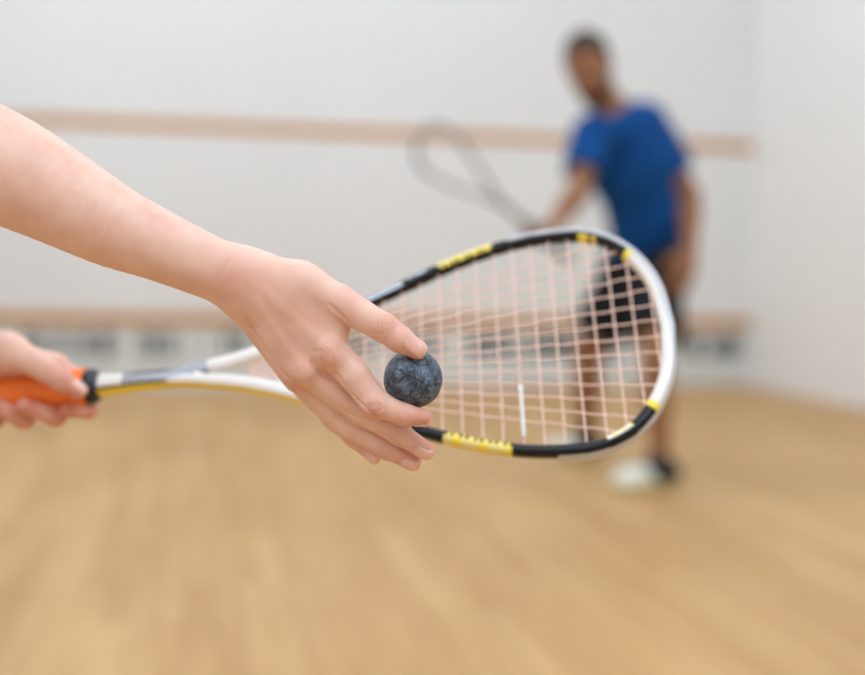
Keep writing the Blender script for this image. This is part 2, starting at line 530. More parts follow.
def racket(name, P0, u, v, n, label, detail=True):
    """P0 = top of grip, u along the racket, v across the head, n normal of the string bed"""
    u, v, n = unit(u), unit(v), unit(n)
    X = lambda t, w, z=0.: P0 + u * t + v * w + n * z
    root = thing(name, X(-.1, 0))
    tag(root, label, 'racket')
    o0 = X(0, 0)
    upper = OUT
    ring = np.vstack([upper * [1, -1], upper[::-1][1:]])              # lower arm -> tip -> upper arm
    Tn = np.gradient(ring, axis=0); Tn /= np.linalg.norm(Tn, axis=1)[:, None]
    nout = np.stack([Tn[:, 1], -Tn[:, 0]], 1)                        # outward in plane
    cen = ring - nout * .0046
    m = len(ring)
    NS = 20
    ang = np.arange(NS) * 2 * math.pi / NS

    def sec(a, b, c, off=0.):   # superellipse section
        e = .75
        x = np.sign(np.cos(ang)) * np.abs(np.cos(ang)) ** e * a + c
        z = np.sign(np.sin(ang)) * np.abs(np.sin(ang)) ** e * b
        return x, z

    def sweep(i0, i1, a, b, c, pick, cap=True, zo=None):
        V, Fc, Mi = [], [], []
        for i in range(i0, i1):
            x, z = sec(a, b, c)
            if cap and c == 0 and ring[i][0] > .43:      # the frame widens at the tip
                g = min(1, (ring[i][0] - .43) / .03) * .0016
                x = x * (1 + g / .0046 * .5) - g * .5
            if cap and c == 0 and detail and ring[i][0] < .235:      # thicker arms at the throat
                g = min(1, (.235 - ring[i][0]) / .09) * .0030 * min(1, max(0, (ring[i][0] - .07) / .04))
                x = x * (1 + g / .0046 * .5) - g * .5
            for k in range(NS):
                q = cen[i] + nout[i] * x[k]
                V.append(X(q[0], q[1], z[k] + (zo(i) if zo else 0)))
        nn = i1 - i0
        for i in range(nn - 1):
            for k in range(NS):
                Fc.append((i * NS + k, i * NS + (k + 1) % NS, (i + 1) * NS + (k + 1) % NS, (i + 1) * NS + k))
                Mi.append(pick(i0 + i, ang[k] + math.pi / NS))
        Fc.append(tuple(range(NS))[::-1]); Mi.append(Mi[0])
        Fc.append(tuple((nn - 1) * NS + k for k in range(NS))); Mi.append(Mi[-1])
        return V, Fc, Mi

    FM = [M_black, M_white, M_yellow, M_silver, M_cream]

    def pick(i, a):
        t, w = ring[i]
        oc = math.cos(a)
        if not detail:
            return 0
        if w < 0:      # lower arm
            deg = (math.degrees(a) + 180) % 360 - 180
            if t < .400 and -120 < deg < (30 if t < .24 else -18): return 2
            if t < .235: return 1
            if t > .4620 and w > -.0905: return 1
            return 0
        if t < .098: return 3
        if t < .165: return 1
        if t < .262: return 3 if oc > -.35 else 0
        if t > .4600 and w < .094: return 1
        return 0
    V, Fc, Mi = sweep(0, m, .0046, .0062, 0, pick, True)
    frame = finish('frame', V, Fc, FM, root, o0, midx=Mi)
    # shaft
    SV, SF, SM = [], [], []
    st = np.linspace(-.004, .092, 24)
    for t in st:
        q = max(0, min(1, (t + .004) / .092))
        hw = float(np.interp(t, [-.004, .01, .03, .05, .07, .09], [.0100, .0092, .0078, .0074, .0081, .0098]))
        hd = .0095 - .0038 * q
        x, z = sec(hw, hd, 0)
        for k in range(NS): SV.append(X(t, x[k], z[k]))
    for i in range(len(st) - 1):
        for k in range(NS):
            SF.append((i * NS + k, i * NS + (k + 1) % NS, (i + 1) * NS + (k + 1) % NS, (i + 1) * NS + k))
            a = ang[k] + math.pi / NS
            c = math.cos(a)
            t = st[i]
            dg = math.degrees(a)
            if 146 < dg < 275: mi = 2
            elif t > .070 and 146 - (t - .070) * 3200 < dg < 147: mi = 1
            elif 118 < dg < 140 and t > .02: mi = 0
            elif 60 < dg < 118: mi = 1 if .002 < t < .022 else 3
            else: mi = 0
            if mi == 3 and t > .03 and dg < 78: mi = 0
            SM.append(mi if detail else 0)
    SF.append(tuple(range(NS))[::-1]); SM.append(0)
    SF.append(tuple((len(st) - 1) * NS + k for k in range(NS))); SM.append(1)
    finish('shaft', SV, SF, FM, root, o0, midx=SM)
    # throat bridge
    tb = .160
    wb = np.interp(tb, upper[:, 0], upper[:, 1]) - .006
    bp = smooth_curve([X(tb + .010, -wb - .002), X(tb, -wb * .5), X(tb - .003, 0), X(tb, wb * .5), X(tb + .010, wb + .002)], 16)
    V, Fc = tube(bp, .0030, 10)
    finish('throat_bridge', V, Fc, M_white if detail else M_black, root, o0)
    # bumper guard round the tip
    idx = [i for i in range(m) if ring[i][0] > (.352 if ring[i][1] > 0 else .380)]
    V, Fc, Mi = sweep(idx[0], idx[-1] + 1, .0032, .0070, .0021, lambda i, a: 0, True, lambda i: float(np.interp(ring[i][1], [-.09, .03], [-.0034, 0])))
    finish('bumper_guard', V, Fc, M_bumper if detail else M_black, root, o0)
    # grip with a rounded octagonal section, collar and butt cap
    def revolve(ts, rs, seg=24, octo=.0):
        V, Fc = [], []
        for t, r in zip(ts, rs):
            for k in range(seg):
                a = 2 * math.pi * k / seg
                q = r * (1 + octo * math.cos(8 * a))
                V.append(X(t, q * math.cos(a) * 1.04, q * math.sin(a) * .96))
        for i in range(len(ts) - 1):
            for k in range(seg):
                Fc.append((i * seg + k, i * seg + (k + 1) % seg, (i + 1) * seg + (k + 1) % seg, (i + 1) * seg + k))
        Fc.append(tuple(range(seg))[::-1]); Fc.append(tuple((len(ts) - 1) * seg + k for k in range(seg)))
        return V, Fc
    ts = [-.2]; rs = [.0165]
    tt = np.arange(-.199, -.0075, .00125)
    for q in tt:
        ph = ((q + .2) / .021) % 1
        ts.append(q); rs.append(.0157 - .0007 * math.exp(-((ph - .5) / .07) ** 2) + .0012 * max(0, (-q - .17) / .03))
    V, Fc = revolve(ts, rs, 32, .012)
    tag(finish('grip', V, Fc, M_grip if detail else M_collar, root, o0), 'orange wrapped grip' if detail else None)
    V, Fc = revolve([-.0085, -.008, -.002, .001, .0025], [.0140, .0150, .0146, .0128, .0112], 24)
    finish('collar', V, Fc, M_collar, root, o0)
    V, Fc = revolve([-.212, -.211, -.205, -.1995], [.011, .0155, .0178, .0172], 24)
    finish('butt_cap', V, Fc, M_collar, root, o0)
    # strings, woven
    inner = np.stack([np.interp(np.linspace(.14, .4805, 200), upper[:, 0], upper[:, 0]), np.interp(np.linspace(.14, .4805, 200), upper[:, 0], upper[:, 1])], 1)
    hw_at = lambda t: max(.0, float(np.interp(t, upper[:, 0], upper[:, 1])) - .0062)
    nm, ncx, r_s = (14, 19, .00068) if detail else (10, 12, .0007)
    cross_t = [.1835 + (.4665 - .1835) * i / (ncx - 1) for i in range(ncx)]
    mains = []
    for i in range(nm):
        al = (i - (nm - 1) / 2) / ((nm - 1) / 2)
        t0, w0, t1, w1 = .150, al * .0175, .474, al * .100
        ws = lambda t: w0 + (w1 - w0) * ((t - t0) / (t1 - t0)) ** .92 if t > t0 else w0
        T = [t for t in np.linspace(t0 - .019, .4750, 140) if abs(ws(max(t, t0))) < hw_at(t) + .002]
        mains.append((T, ws))
        pts = [X(t, ws(max(t, t0)), .0009 * math.sin(math.pi * ((t - cross_t[0]) / (cross_t[1] - cross_t[0]) + i)) if cross_t[0] - .01 < t < cross_t[-1] + .01 else 0) for t in T]
        V, Fc = tube(np.array(pts)[::1], r_s, 6)
        finish('main_string', V, Fc, M_string if detail else M_string_w, root, o0)
    for j, t in enumerate(cross_t):
        h_ = hw_at(t) + .003
        Wd = np.linspace(-h_, h_, 90)
        ph = lambda w: math.pi * (w / max(1e-4, (mains[1][1](t) - mains[0][1](t))) + .5 + j + 1)
        pts = [X(t, w, -.0009 * math.cos(ph(w) - math.pi / 2)) for w in Wd]
        V, Fc = tube(pts, r_s, 6)
        finish('cross_string', V, Fc, M_string if detail else M_string_w, root, o0)
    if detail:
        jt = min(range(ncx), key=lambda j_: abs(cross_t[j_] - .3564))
        pts = [X(cross_t[jt], w_, 0) for w_ in np.linspace(-.041, -.088, 12)]  # white tube added over one cross string to give its bright glint
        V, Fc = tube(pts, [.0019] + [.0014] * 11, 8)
        tag(finish('string_glint', V, Fc, M_string_w, root, o0), 'white tube added as the bright glint on a cross string')
        # yellow lettering blocks on both sides of the head: slanted glyph-like bars
        def rng(side, ta, tb_):
            return [i for i in range(m) if ring[i][1] * side > 0 and ta <= ring[i][0] <= tb_]
        def patch(nm_, side, ta, tb_, mats, pk, a=.0049, b=.0065):
            ii = rng(side, ta, tb_)
            V, Fc, Mi = sweep(ii[0], ii[-1] + 1, a, b, 0, pk)
            return finish(nm_, V, Fc, mats, root, o0, midx=Mi)
        LM = [M_yellow, M_cream, M_black]
        def pk(i, a):
            if math.cos(a) < -.55 or (i % 5 in (0, 3) and math.cos(a) < -.05): return 2
            return 0 if (i // 3) % 3 == 0 or math.cos(a) < -.15 else 1
        tag(patch('lettering', 1, .290, .341, LM, pk), 'yellow lettering block on upper rim')
        tag(patch('lettering', -1, .293, .347, LM, pk), 'yellow lettering block on lower rim')
        tag(patch('lettering', 1, .264, .285, [M_silver, M_black, M_black], lambda i, a: 0 if math.cos(a) > -.1 and i % 5 < 4 else 1), 'silver script on upper rim')
        tag(patch('lettering', 1, .366, .380, [M_white, M_black, M_black], lambda i, a: 0 if math.cos(a) > .2 else 1), 'white mark on upper rim')
        tag(patch('accent', 1, .412, .432, [M_yellow, M_black, M_black], lambda i, a: 0 if math.cos(a) < -.35 and i % 9 < 7 else 1), 'yellow accent')
        tag(patch('accent', 1, .4560, .4610, [M_yellow, M_black, M_black], lambda i, a: 0), 'yellow accent beside white tip')
        tag(patch('accent', -1, .4580, .4628, [M_yellow, M_black, M_black], lambda i, a: 0), 'yellow accent beside white tip')
        tag(patch('accent', -1, .420, .444, [M_cream, M_white, M_black], lambda i, a: (i // 3 % 2) if math.cos(a) < .1 else 2), 'pale yellow accent')
    return root


# main racket: pose solved so that the head is symmetric and 215 mm wide
d0, d1, yt, phi = 1.014, .954, 326.0, -.571
rP0 = L(97, 385.5, d0); rT = L(678, yt, d1)
ru = unit(rT - rP0)
rv = np.array([0, 1., 0]); rv = unit(rv - ru * (rv @ ru)); rn = np.cross(ru, rv)
rv2 = rv * math.cos(phi) + rn * math.sin(phi); rn2 = np.cross(ru, rv2)
big = racket('squash_racket', to_world(rP0), ROT @ ru, ROT @ rv2, ROT @ rn2,
             'black, white and yellow squash racket with orange grip held in front', True)

# ------------------------------------------------------------------ ball
def uv_sphere(c, r, nu=64, nv=40):
    V = [c + np.array([0, 0, r])]
    for i in range(1, nv):
        a = math.pi * i / nv
        for k in range(nu):
            b = 2 * math.pi * k / nu
            V.append(c + r * np.array([math.sin(a) * math.cos(b), math.sin(a) * math.sin(b), math.cos(a)]))
    V.append(c - np.array([0, 0, r]))
    Fc = [(0, 1 + k, 1 + (k + 1) % nu) for k in range(nu)]
    for i in range(nv - 2):
        for k in range(nu):
            a = 1 + i * nu
            Fc.append((a + k, a + nu + k, a + nu + (k + 1) % nu, a + (k + 1) % nu))
    a = 1 + (nv - 2) * nu
    Fc += [(len(V) - 1, a + (k + 1) % nu, a + k) for k in range(nu)]
    return V, Fc


BALL = W(413, 379, .8)
v, f = uv_sphere(BALL, .0197)
tag(finish('squash_ball', v, f, M_ball, origin=BALL), 'small dark slate rubber ball pinched between thumb and fingers', 'ball')


# ------------------------------------------------------------------ people: shared body builder
def hand_cones(wr, d, pn, th, curl, s=1., spread=.12):
    """wr wrist, d finger direction, pn where the palm faces, th thumb side; curl in radians per joint.  Returns palm group and finger groups"""
    d, th = unit(d), None if th is None else unit(th)
    pn = unit(pn - d * (pn @ d)); th = unit(th - d * (th @ d) - pn * (th @ pn))
    palm, fingers = [], []
    lens = [(.040, .025, .021), (.044, .028, .022), (.041, .026, .021), (.033, .020, .018)]
    for i, ln in enumerate(lens):
        off = (.030 - .020 * i) * s
        m0 = wr + th * off * .55 + d * .012 * s
        m1 = wr + th * off + d * (.088 - .004 * abs(i - 1)) * s
        palm.append((m0, m1, .014 * s, .0112 * s))
        p = m1; a = 0.; ch = []
        dr = unit(d + th * spread * (1.5 - i) * .5)
        for j, l in enumerate(ln):
            a += curl[i] if np.ndim(curl) else curl
            q = p + (dr * math.cos(a) + pn * math.sin(a)) * l * s
            ch.append((p, q, (.0098 - .0012 * j - (.0012 if i == 3 else 0)) * s, (.0088 - .0012 * j - (.0012 if i == 3 else 0)) * s))
            p = q
        fingers.append(ch)
    b0 = wr + th * .018 * s + d * .02 * s + pn * .006 * s
    b1 = b0 + (d * .6 + th * .7 + pn * .3) * .042 * s
    b2 = b1 + (d * .85 + th * .3 + pn * .4) * .034 * s
    b3 = b2 + (d * .9 + th * .0 + pn * .45) * .026 * s
    palm.append((b0, b1, .016 * s, .0125 * s))
    fingers.append([(b1, b2, .012 * s, .0105 * s), (b2, b3, .0105 * s, .008 * s)])
    return palm, fingers


def add_hand(F, pf):
    palm, fingers = pf
    F.add(palm, .012, .01)
    for ch in fingers:
        F.add(ch, .003, .0025)


def body_parts(J, fwd, s=1., fem=False):
    """J: dict of joints in world metres"""
    fl = (fwd, .78)
    sp = [(J['pelvis'], J['waist'], .125 * s, .118 * s, *fl), (J['waist'], J['chest'], .118 * s, (.132 if fem else .150) * s, *fl)]
    sp += [(J['chest'], .5 * (J['shL'] + J['shR']), .145 * s * (.9 if fem else 1), .09 * s, *fl)]
    sp += [(J['shL'] * .85 + J['shR'] * .15, J['shR'] * .85 + J['shL'] * .15, .072 * s, .072 * s), (J['hipL'], J['hipR'], .105 * s, .105 * s)]
    neck = [(J['neck'], J['head'] - (J['head'] - J['neck']) * .2, .062 * s, .054 * s), (J['neck'], .5 * (J['shL'] + J['shR']), .06 * s, .07 * s)]
    arms, legs = {}, {}
    for q in 'LR':
        a, e, w = J['sh' + q], J['el' + q], J['wr' + q]
        arms[q] = [(a, a + (e - a) * .45, .058 * s, .050 * s), (a + (e - a) * .45, e, .050 * s, .040 * s),
                   (e, e + (w - e) * .3, .041 * s, .043 * s), (e + (w - e) * .3, w, .043 * s, .028 * s)]
        h, k, an = J['hip' + q], J['kn' + q], J['an' + q]
        back = -unit(fwd) * .012
        legs[q] = [(h, h + (k - h) * .5, .094 * s, .076 * s), (h + (k - h) * .5, k, .076 * s, .056 * s),
                   (k, k + (an - k) * .33 + back, .054 * s, .058 * s), (k + (an - k) * .33 + back, an, .058 * s, .036 * s)]
    return sp, neck, arms, legs


def head_cones(C, up, fw, s=1.):
    up = unit(up); fw = unit(fw - up * (fw @ up)); rt = np.cross(fw, up)
    sk = [(C + up * .038 * s - fw * .018 * s, C + up * .038 * s + fw * .022 * s, .090 * s, .082 * s, rt, .86),
          (C - up * .005 * s + fw * .030 * s, C - up * .085 * s + fw * .052 * s, .062 * s, .030 * s),
          (C - up * .060 * s + fw * .01 * s + rt * .038 * s, C - up * .088 * s + fw * .056 * s, .026 * s, .022 * s),
          (C - up * .060 * s + fw * .01 * s - rt * .038 * s, C - up * .088 * s + fw * .056 * s, .026 * s, .022 * s),
          (C + up * .02 * s + fw * .08 * s, C - up * .028 * s + fw * .106 * s, .010 * s, .013 * s),
          (C + up * .025 * s + fw * .078 * s + rt * .045 * s, C + up * .025 * s + fw * .078 * s - rt * .045 * s, .014 * s, .014 * s)]
    ears = [(C + up * .015 * s + rt * .076 * s * q - fw * .012 * s, C - up * .028 * s + rt * .072 * s * q - fw * .004 * s, .019 * s, .011 * s, rt, .5) for q in (1, -1)]
    return sk, ears, up, fw, rt


def feet_cones(an, toe, sole_z=0.):
    """shoe in three blended lumps from heel to toe, standing on z = sole_z"""
    d = toe - an; d[2] = 0; d = unit(d)
    side = np.array([-d[1], d[0], 0])
    b = np.array([an[0], an[1], sole_z])
    ln = .27
    heel = b - d * .055
    return [(heel + [0, 0, .050], b + d * .04 + [0, 0, .056], .040, .045, side, .85), (b + d * .02 + [0, 0, .058], b + d * (ln - .11) + [0, 0, .036], .046, .038, side, 1.08),
            (b + d * (ln - .13) + [0, 0, .038], b + d * (ln - .095) + [0, 0, .034], .042, .032, side, 1.15), (b + [0, 0, .06], b + [0, 0, .105], .044, .042)], d, side, b


def build_shoe(parent, an, toe, tilt=0., sock=True):
    cs, d, side, b = feet_cones(an, toe)
    F = field_for(cs, .005).add(cs, .03, .003).cut(b + np.array([0, 0, .016]), (0, 0, -1))
    cutp = b + np.array([0, 0, .112]); F.cut(cutp, (0, 0, 1))
    V, Q = F.mesh()
    sh = finish('shoe', V, Q, M_shoe, parent, b)
    G = field_for(cs, .005).add(cs, .03, .003, infl=.004).cut(b + np.array([0, 0, .026]), (0, 0, 1)).cut(b + np.array([0, 0, .001]), (0, 0, -1))
    V, Q = G.mesh()
    finish('sole', V, Q, M_sole, sh, b)
    G = field_for(cs, .005).add(cs, .03, .003, infl=.003).cut(b + np.array([0, 0, .026]), (0, 0, -1)).cut(b + np.array([0, 0, .114]), (0, 0, 1)).cut(b + d * .03, d * .8 + np.array([0, 0, -.5]))
    V, Q = G.mesh()
    tag(finish('heel_counter', V, Q, M_sock, sh, b), 'dark heel of the shoe')
    la = []
    for k in range(4):
        c = b + d * (.055 + .022 * k) + np.array([0, 0, .099 - .0095 * k])
        la.append(tube(smooth_curve([c - side * .028 - [0, 0, .012], c, c + side * .028 - [0, 0, .012]], 9), .0035, 6))
    v_, f_, _ = join(la)
    finish('laces', v_, f_, M_top, sh, b)
    return sh


def attr(o, name, vals):
    a = o.data.attributes.new(name, 'FLOAT', 'POINT')
    a.data.foreach_set('value', np.asarray(vals, np.float32))


# ------------------------------------------------------------------ the man
Jm = dict(head=W(589, 68.5, 4.45), neck=W(611, 112, 4.58), shL=W(648, 122, 4.66), shR=W(590, 136, 4.5), chest=W(627, 158, 4.66), waist=W(645, 218, 4.76),
          pelvis=W(646, 258, 4.84), hipL=W(657, 268, 4.80), hipR=W(630, 268, 4.88), elR=W(579, 191, 4.38), wrR=W(553, 226, 4.24), elL=W(690, 196, 4.74), wrL=W(690, 250, 4.60),
          knL=W(656, 358, 4.56), anL=W(660, 463, 4.56), knR=W(588, 350, 5.02), anR=W(586, 434, 5.30))
cam_dir = ROT @ np.array([0, 0, 1.]); cam_right = ROT @ np.array([1., 0, 0]); cam_up = ROT @ np.array([0, 1., 0])
fwd_m = unit(cam_dir - cam_right * .25)
man_base = np.array([*(W(640, 480, 4.7)[:2]), 0.])
sp, neck, arms, legs = body_parts(Jm, fwd_m)
hup = unit(Jm['head'] - Jm['neck'] + np.array([0, 0, .12])); hfw = unit(cam_dir - cam_right * .35 - np.array([0, 0, .1]))
sk, ears, hu, hf, hr = head_cones(Jm['head'], hup, hfw, 1.04)
allc = sp + neck + arms['L'] + arms['R'] + legs['L'] + legs['R'] + sk
F = field_for(allc, .0058, .03)
F.add(sp, .05, .01).add(neck, .03, .05)
for q in 'LR':
    F.add(arms[q], .02, .04); F.add(legs[q], .02, .05)
for q in 'LR':
    F.add([(Jm['an' + q] + [0, 0, -.0], np.array([Jm['an' + q][0], Jm['an' + q][1], .06]), .035, .034)], .01, .02)
parts = [F.mesh(2)]
F = field_for(sk + ears, .0032, .01).add(neck[:1], .02, .01)
F.add(sk[:4], .03, .03).add(sk[4:5], .004, .010).add(sk[5:], .004, .02)
for e in ears: F.add([e], .002, .005)
F.carve([(Jm['head'] + hu * .008 + hf * .098 + hr * q * .032, Jm['head'] + hu * .008 + hf * .098 + hr * q * .032, .015, .015) for q in (1, -1)], .01)
F.groove([Jm['head'] - hu * .062 + hf * .088 + hr * .026, Jm['head'] - hu * .060 + hf * .096, Jm['head'] - hu * .062 + hf * .088 - hr * .026], .003, .004)
parts.append(F.mesh(1))
# hands: right one round the grip, left one hanging
grip_dir = unit(W(430, 143, 4.30) - W(545, 236, 4.22))
pR = hand_cones(Jm['wrR'], unit(W(545, 238, 4.22) - W(577, 200, 4.36)), unit(cam_up * .9 - cam_right * .3 + cam_dir * .2), grip_dir, 1.15)
F = field_for(pR[0] + [c for g in pR[1] for c in g], .0028); F.add(arms['R'][3:], .01, .01); add_hand(F, pR); parts.append(F.mesh(1))
pL = hand_cones(Jm['wrL'], unit(W(682, 290, 4.54) - Jm['wrL']), unit(-cam_dir - cam_right * .5), unit(-cam_right + cam_dir * .4), .3, 1.15)
F = field_for(pL[0] + [c for g in pL[1] for c in g], .0028); F.add(arms['L'][3:], .01, .01); add_hand(F, pL); parts.append(F.mesh(1))
V, Fc, _ = join(parts)
man = finish('person', V, Fc, M_tan, origin=man_base)
tag(man, 'bearded man in blue t-shirt and black shorts leaning forward with a racket', 'person')
# shirt
shc = arms
F = field_for(sp + arms['L'][:2] + arms['R'][:2], .007, .04)
tors = [tuple(c) for c in sp[:4]]
hemn = unit(Jm['pelvis'] - Jm['waist'])
F.add(tors + [(Jm['pelvis'], Jm['pelvis'] + hemn * .06, .128, .13, fwd_m, .8)], .06, .01, infl=.014, cuts=[(Jm['pelvis'] + hemn * .01, hemn)])
for q in 'LR':
    a, e = Jm['sh' + q], Jm['el' + q]
    ax = unit(e - a)
    F.add([(a, a + (e - a) * .3, .066, .066), (a + (e - a) * .3, a + (e - a) * .95, .066, .072)], .02, .035, infl=.008, cuts=[(a + (e - a) * .66, ax)])
mid = .5 * (Jm['shL'] + Jm['shR'])
F.carve([(Jm['neck'] + hup * .02, Jm['neck'] + hup * .2, .078, .10), (Jm['neck'] + unit(fwd_m) * .07 + hup * .01, Jm['neck'] + unit(fwd_m) * .14 + hup * .05, .045, .07)], .008)
for k in range(7):   # cloth folds
    a = Jm['waist'] + unit(fwd_m) * .12 + cam_right * (-.12 + .04 * k) + np.array([0, 0, -.06])
    b = Jm['chest'] + unit(fwd_m) * .15 + cam_right * (-.1 + .045 * k) + np.array([0, 0, -.06])
    F.groove([a, b], .006 * (1 if k % 2 else -1), .014)
V, Q = F.mesh(2)
tag(finish('t_shirt', V, Q, M_blue, man, man_base), 'blue t-shirt')
# shorts
F = field_for(sp + legs['L'][:2] + legs['R'][:2], .007, .05)
F.add([sp[0], sp[4]], .05, .01, infl=.012, cuts=[(Jm['waist'] + (Jm['pelvis'] - Jm['waist']) * .3, -hemn)])
for q in 'LR':
    a, e = Jm['hip' + q], Jm['kn' + q]
    F.add([(a, a + (e - a) * .4, .108, .102), (a + (e - a) * .4, a + (e - a) * 1.0, .102, .120)], .02, .03, cuts=[(a + (e - a) * .76, unit(e - a))])
V, Q = F.mesh(2)
tag(finish('shorts', V, Q, M_short, man, man_base), 'black shorts')
# hair, beard, eyes, lips, eyebrows
C = Jm['head']
F = field_for(sk, .0035, .03).add(sk[:1], .01, .005, infl=.007)
F.cut(C + hu * .068 + hf * .06, unit(hf * .75 - hu * .66))
F.cut(C - hu * .02, -hu)
V, Q = F.mesh(1); finish('hair', V, Q, M_hair, man, C)
F = field_for(sk, .0035, .03).add(sk[1:4], .03, .005, infl=.006)
F.cut(C - hu * .040, unit(hu * .9 + hf * .3))
F.carve([(C - hu * .058 + hf * .096 - hr * .018, C - hu * .058 + hf * .096 + hr * .018, .013, .013)], .003)
V, Q = F.mesh(1); finish('beard', V, Q, M_beard, man, C)
for q in (1, -1):
    ec = C + hu * .006 + hf * .0850 + hr * q * .032
    v, f = uv_sphere(ec, .0112, 20, 12); e = finish('eye', v, f, M_eye, man, ec)
    v, f = uv_sphere(ec + hf * .0078, .0054, 14, 8); finish('iris', v, f, M_iris, e, ec)
    bb = [C + hu * .030 + hf * .093 + hr * q * .014, C + hu * .036 + hf * .089 + hr * q * .032, C + hu * .030 + hf * .077 + hr * q * .05]
    v, f = tube(smooth_curve(bb, 8), .0042, 8); finish('eyebrow', v, f, M_hair, man, C)
v, f = tube(smooth_curve([C - hu * .060 + hf * .083 + hr * .022, C - hu * .058 + hf * .091, C - hu * .060 + hf * .083 - hr * .022], 9), [.002, .004, .0055, .006, .006, .006, .0055, .004, .002], 8)
finish('lips', v, f, M_lip, man, C)
# shoes and socks
build_shoe(man, Jm['anL'].copy(), W(612, 488, 4.46))
build_shoe(man, Jm['anR'].copy(), W(560, 455, 5.24))
for q in 'LR':
    a = Jm['an' + q]; k = Jm['kn' + q]; up_ = unit(k - a)
    base = np.array([a[0], a[1], .07])
    tp = a + up_ * .03
    pts = [base, base * .5 + tp * .5, tp]
    v, f = tube(pts, [.041, .041, .0425], 20)
    tag(finish('sock', v, f, M_sock, man, a), 'dark ankle sock')

# his racket
ax = grip_dir
rv_ = unit(cam_right * .5 + cam_up * .8 + cam_dir * .9); rv_ = unit(rv_ - ax * (rv_ @ ax))
gc = np.mean([c[1] for c in pR[1][1]], 0) * .5 + np.mean([pR[0][1][1], pR[0][2][1]], 0) * .5
palm_c = np.mean([pR[0][k][1] for k in range(4)], 0)
tip2 = np.mean([g[2][1] for g in pR[1][:4]], 0); pip2 = np.mean([g[0][1] for g in pR[1][:4]], 0)
gax = (palm_c + tip2 + pip2) / 3
racket('squash_racket', gax + ax * .065, ax, rv_, np.cross(ax, rv_), 'dark thin framed squash racket held by the man in blue', False)

# ------------------------------------------------------------------ the player in front: two arms in view
D = .8
def H(px, py, z=0.):          # z in mm, positive = away from the viewer
    return L(px, py, D + z / 1000)
mm = 1e-3
fore = limb([(H(-95, 124, 6), 41 * mm), (H(0, 166.5, 2), 37.4 * mm), (H(54, 194, 1), 33.0 * mm), (H(111, 225, 0), 27.8 * mm), (H(160, 246, 0), 23.6 * mm), (H(216, 270.5, 2), 20.6 * mm), (H(250, 287, 6), 19.5 * mm)])
metas = [(H(246, 271, 2), H(300, 285.5, -1), 14.4 * mm, 14 * mm), (H(300, 285.5, -1), H(338, 302, -6), 14 * mm, 12.2 * mm),
         (H(258, 283, 2), H(330, 350, -3), 14 * mm, 12.0 * mm), (H(252, 292, 5), H(306, 368, 2), 14 * mm, 11.2 * mm),
         (H(248, 300, 12), H(298, 376, 12), 12 * mm, 10.2 * mm), (H(250, 308, 20), H(297, 379, 25), 10 * mm, 8.4 * mm),
         (H(285, 300, 4), H(330, 332, 2), 14 * mm, 10.5 * mm), (H(280, 310, 14), H(312, 350, 12), 14 * mm, 12 * mm)]
FING = {
    'thumb': [(H(338, 301.5, -6), H(384, 328, -13), 12.0 * mm, 9.2 * mm), (H(384, 328, -13), H(399.5, 339, -15), 9.2 * mm, 8.4 * mm), (H(399.5, 339, -15), H(417, 349.6, -15), 8.4 * mm, 6.4 * mm)],
    'index': [(H(330, 350, -3), H(354, 375, -6), 11.8 * mm, 10.2 * mm), (H(354, 375, -6), H(375, 403, -9), 10.2 * mm, 9.4 * mm), (H(375, 403, -9), H(405, 415, -11), 9.2 * mm, 7.2 * mm), (H(405, 415, -11), H(424, 417.5, -9), 7.2 * mm, 5.5 * mm)],
    'middle': [(H(306, 368, 3), H(361, 411, 9), 10.9 * mm, 9.2 * mm), (H(361, 411, 8), H(400, 434, 9), 9.2 * mm, 7.7 * mm), (H(400, 434, 9), H(426, 450.5, 7), 7.7 * mm, 5.9 * mm)],
    'ring': [(H(298, 376, 16), H(348, 425, 20), 9.9 * mm, 8.5 * mm), (H(348, 425, 19), H(386, 448, 18), 8.5 * mm, 7.3 * mm), (H(386, 448, 18), H(413, 462, 15), 7.3 * mm, 5.6 * mm)],
    'little': [(H(297, 379, 26), H(334, 419, 30), 8.6 * mm, 7.2 * mm), (H(334, 419, 30), H(354, 438, 28), 7.2 * mm, 6.2 * mm), (H(354, 438, 28), H(374.5, 456.5, 25), 6.2 * mm, 4.9 * mm)],
}
HV = .75 * mm
F = Field(H(-85, 480, 0) - [0, 0, .052], H(444, 84, 0) + [0, 0, .046], HV)
F.add(fore, 0, .004)
F.add(metas, .012, .014)
# the web of skin between thumb and index, knuckles, wrist bone
F.add([(H(322, 316, 0), H(340, 322, -2), 9 * mm, 5 * mm)], .004, .010)
for k in ('little', 'ring', 'middle', 'index', 'thumb'):
    F.add(FING[k], .0035, .0008)
F.add([(H(329, 353, -12), H(331, 356, -12), 5.2 * mm, 5.2 * mm)], .002, .009)
F.add([(H(303, 372, -5.6), H(305, 374, -5.6), 5 * mm, 5 * mm)], .002, .009)
F.add([(H(374, 406, -14), H(376, 408, -14), 4.8 * mm, 4.8 * mm)], .002, .006)
F.add([(H(385, 325, -18), H(386, 327, -18), 4.6 * mm, 4.6 * mm)], .002, .007)
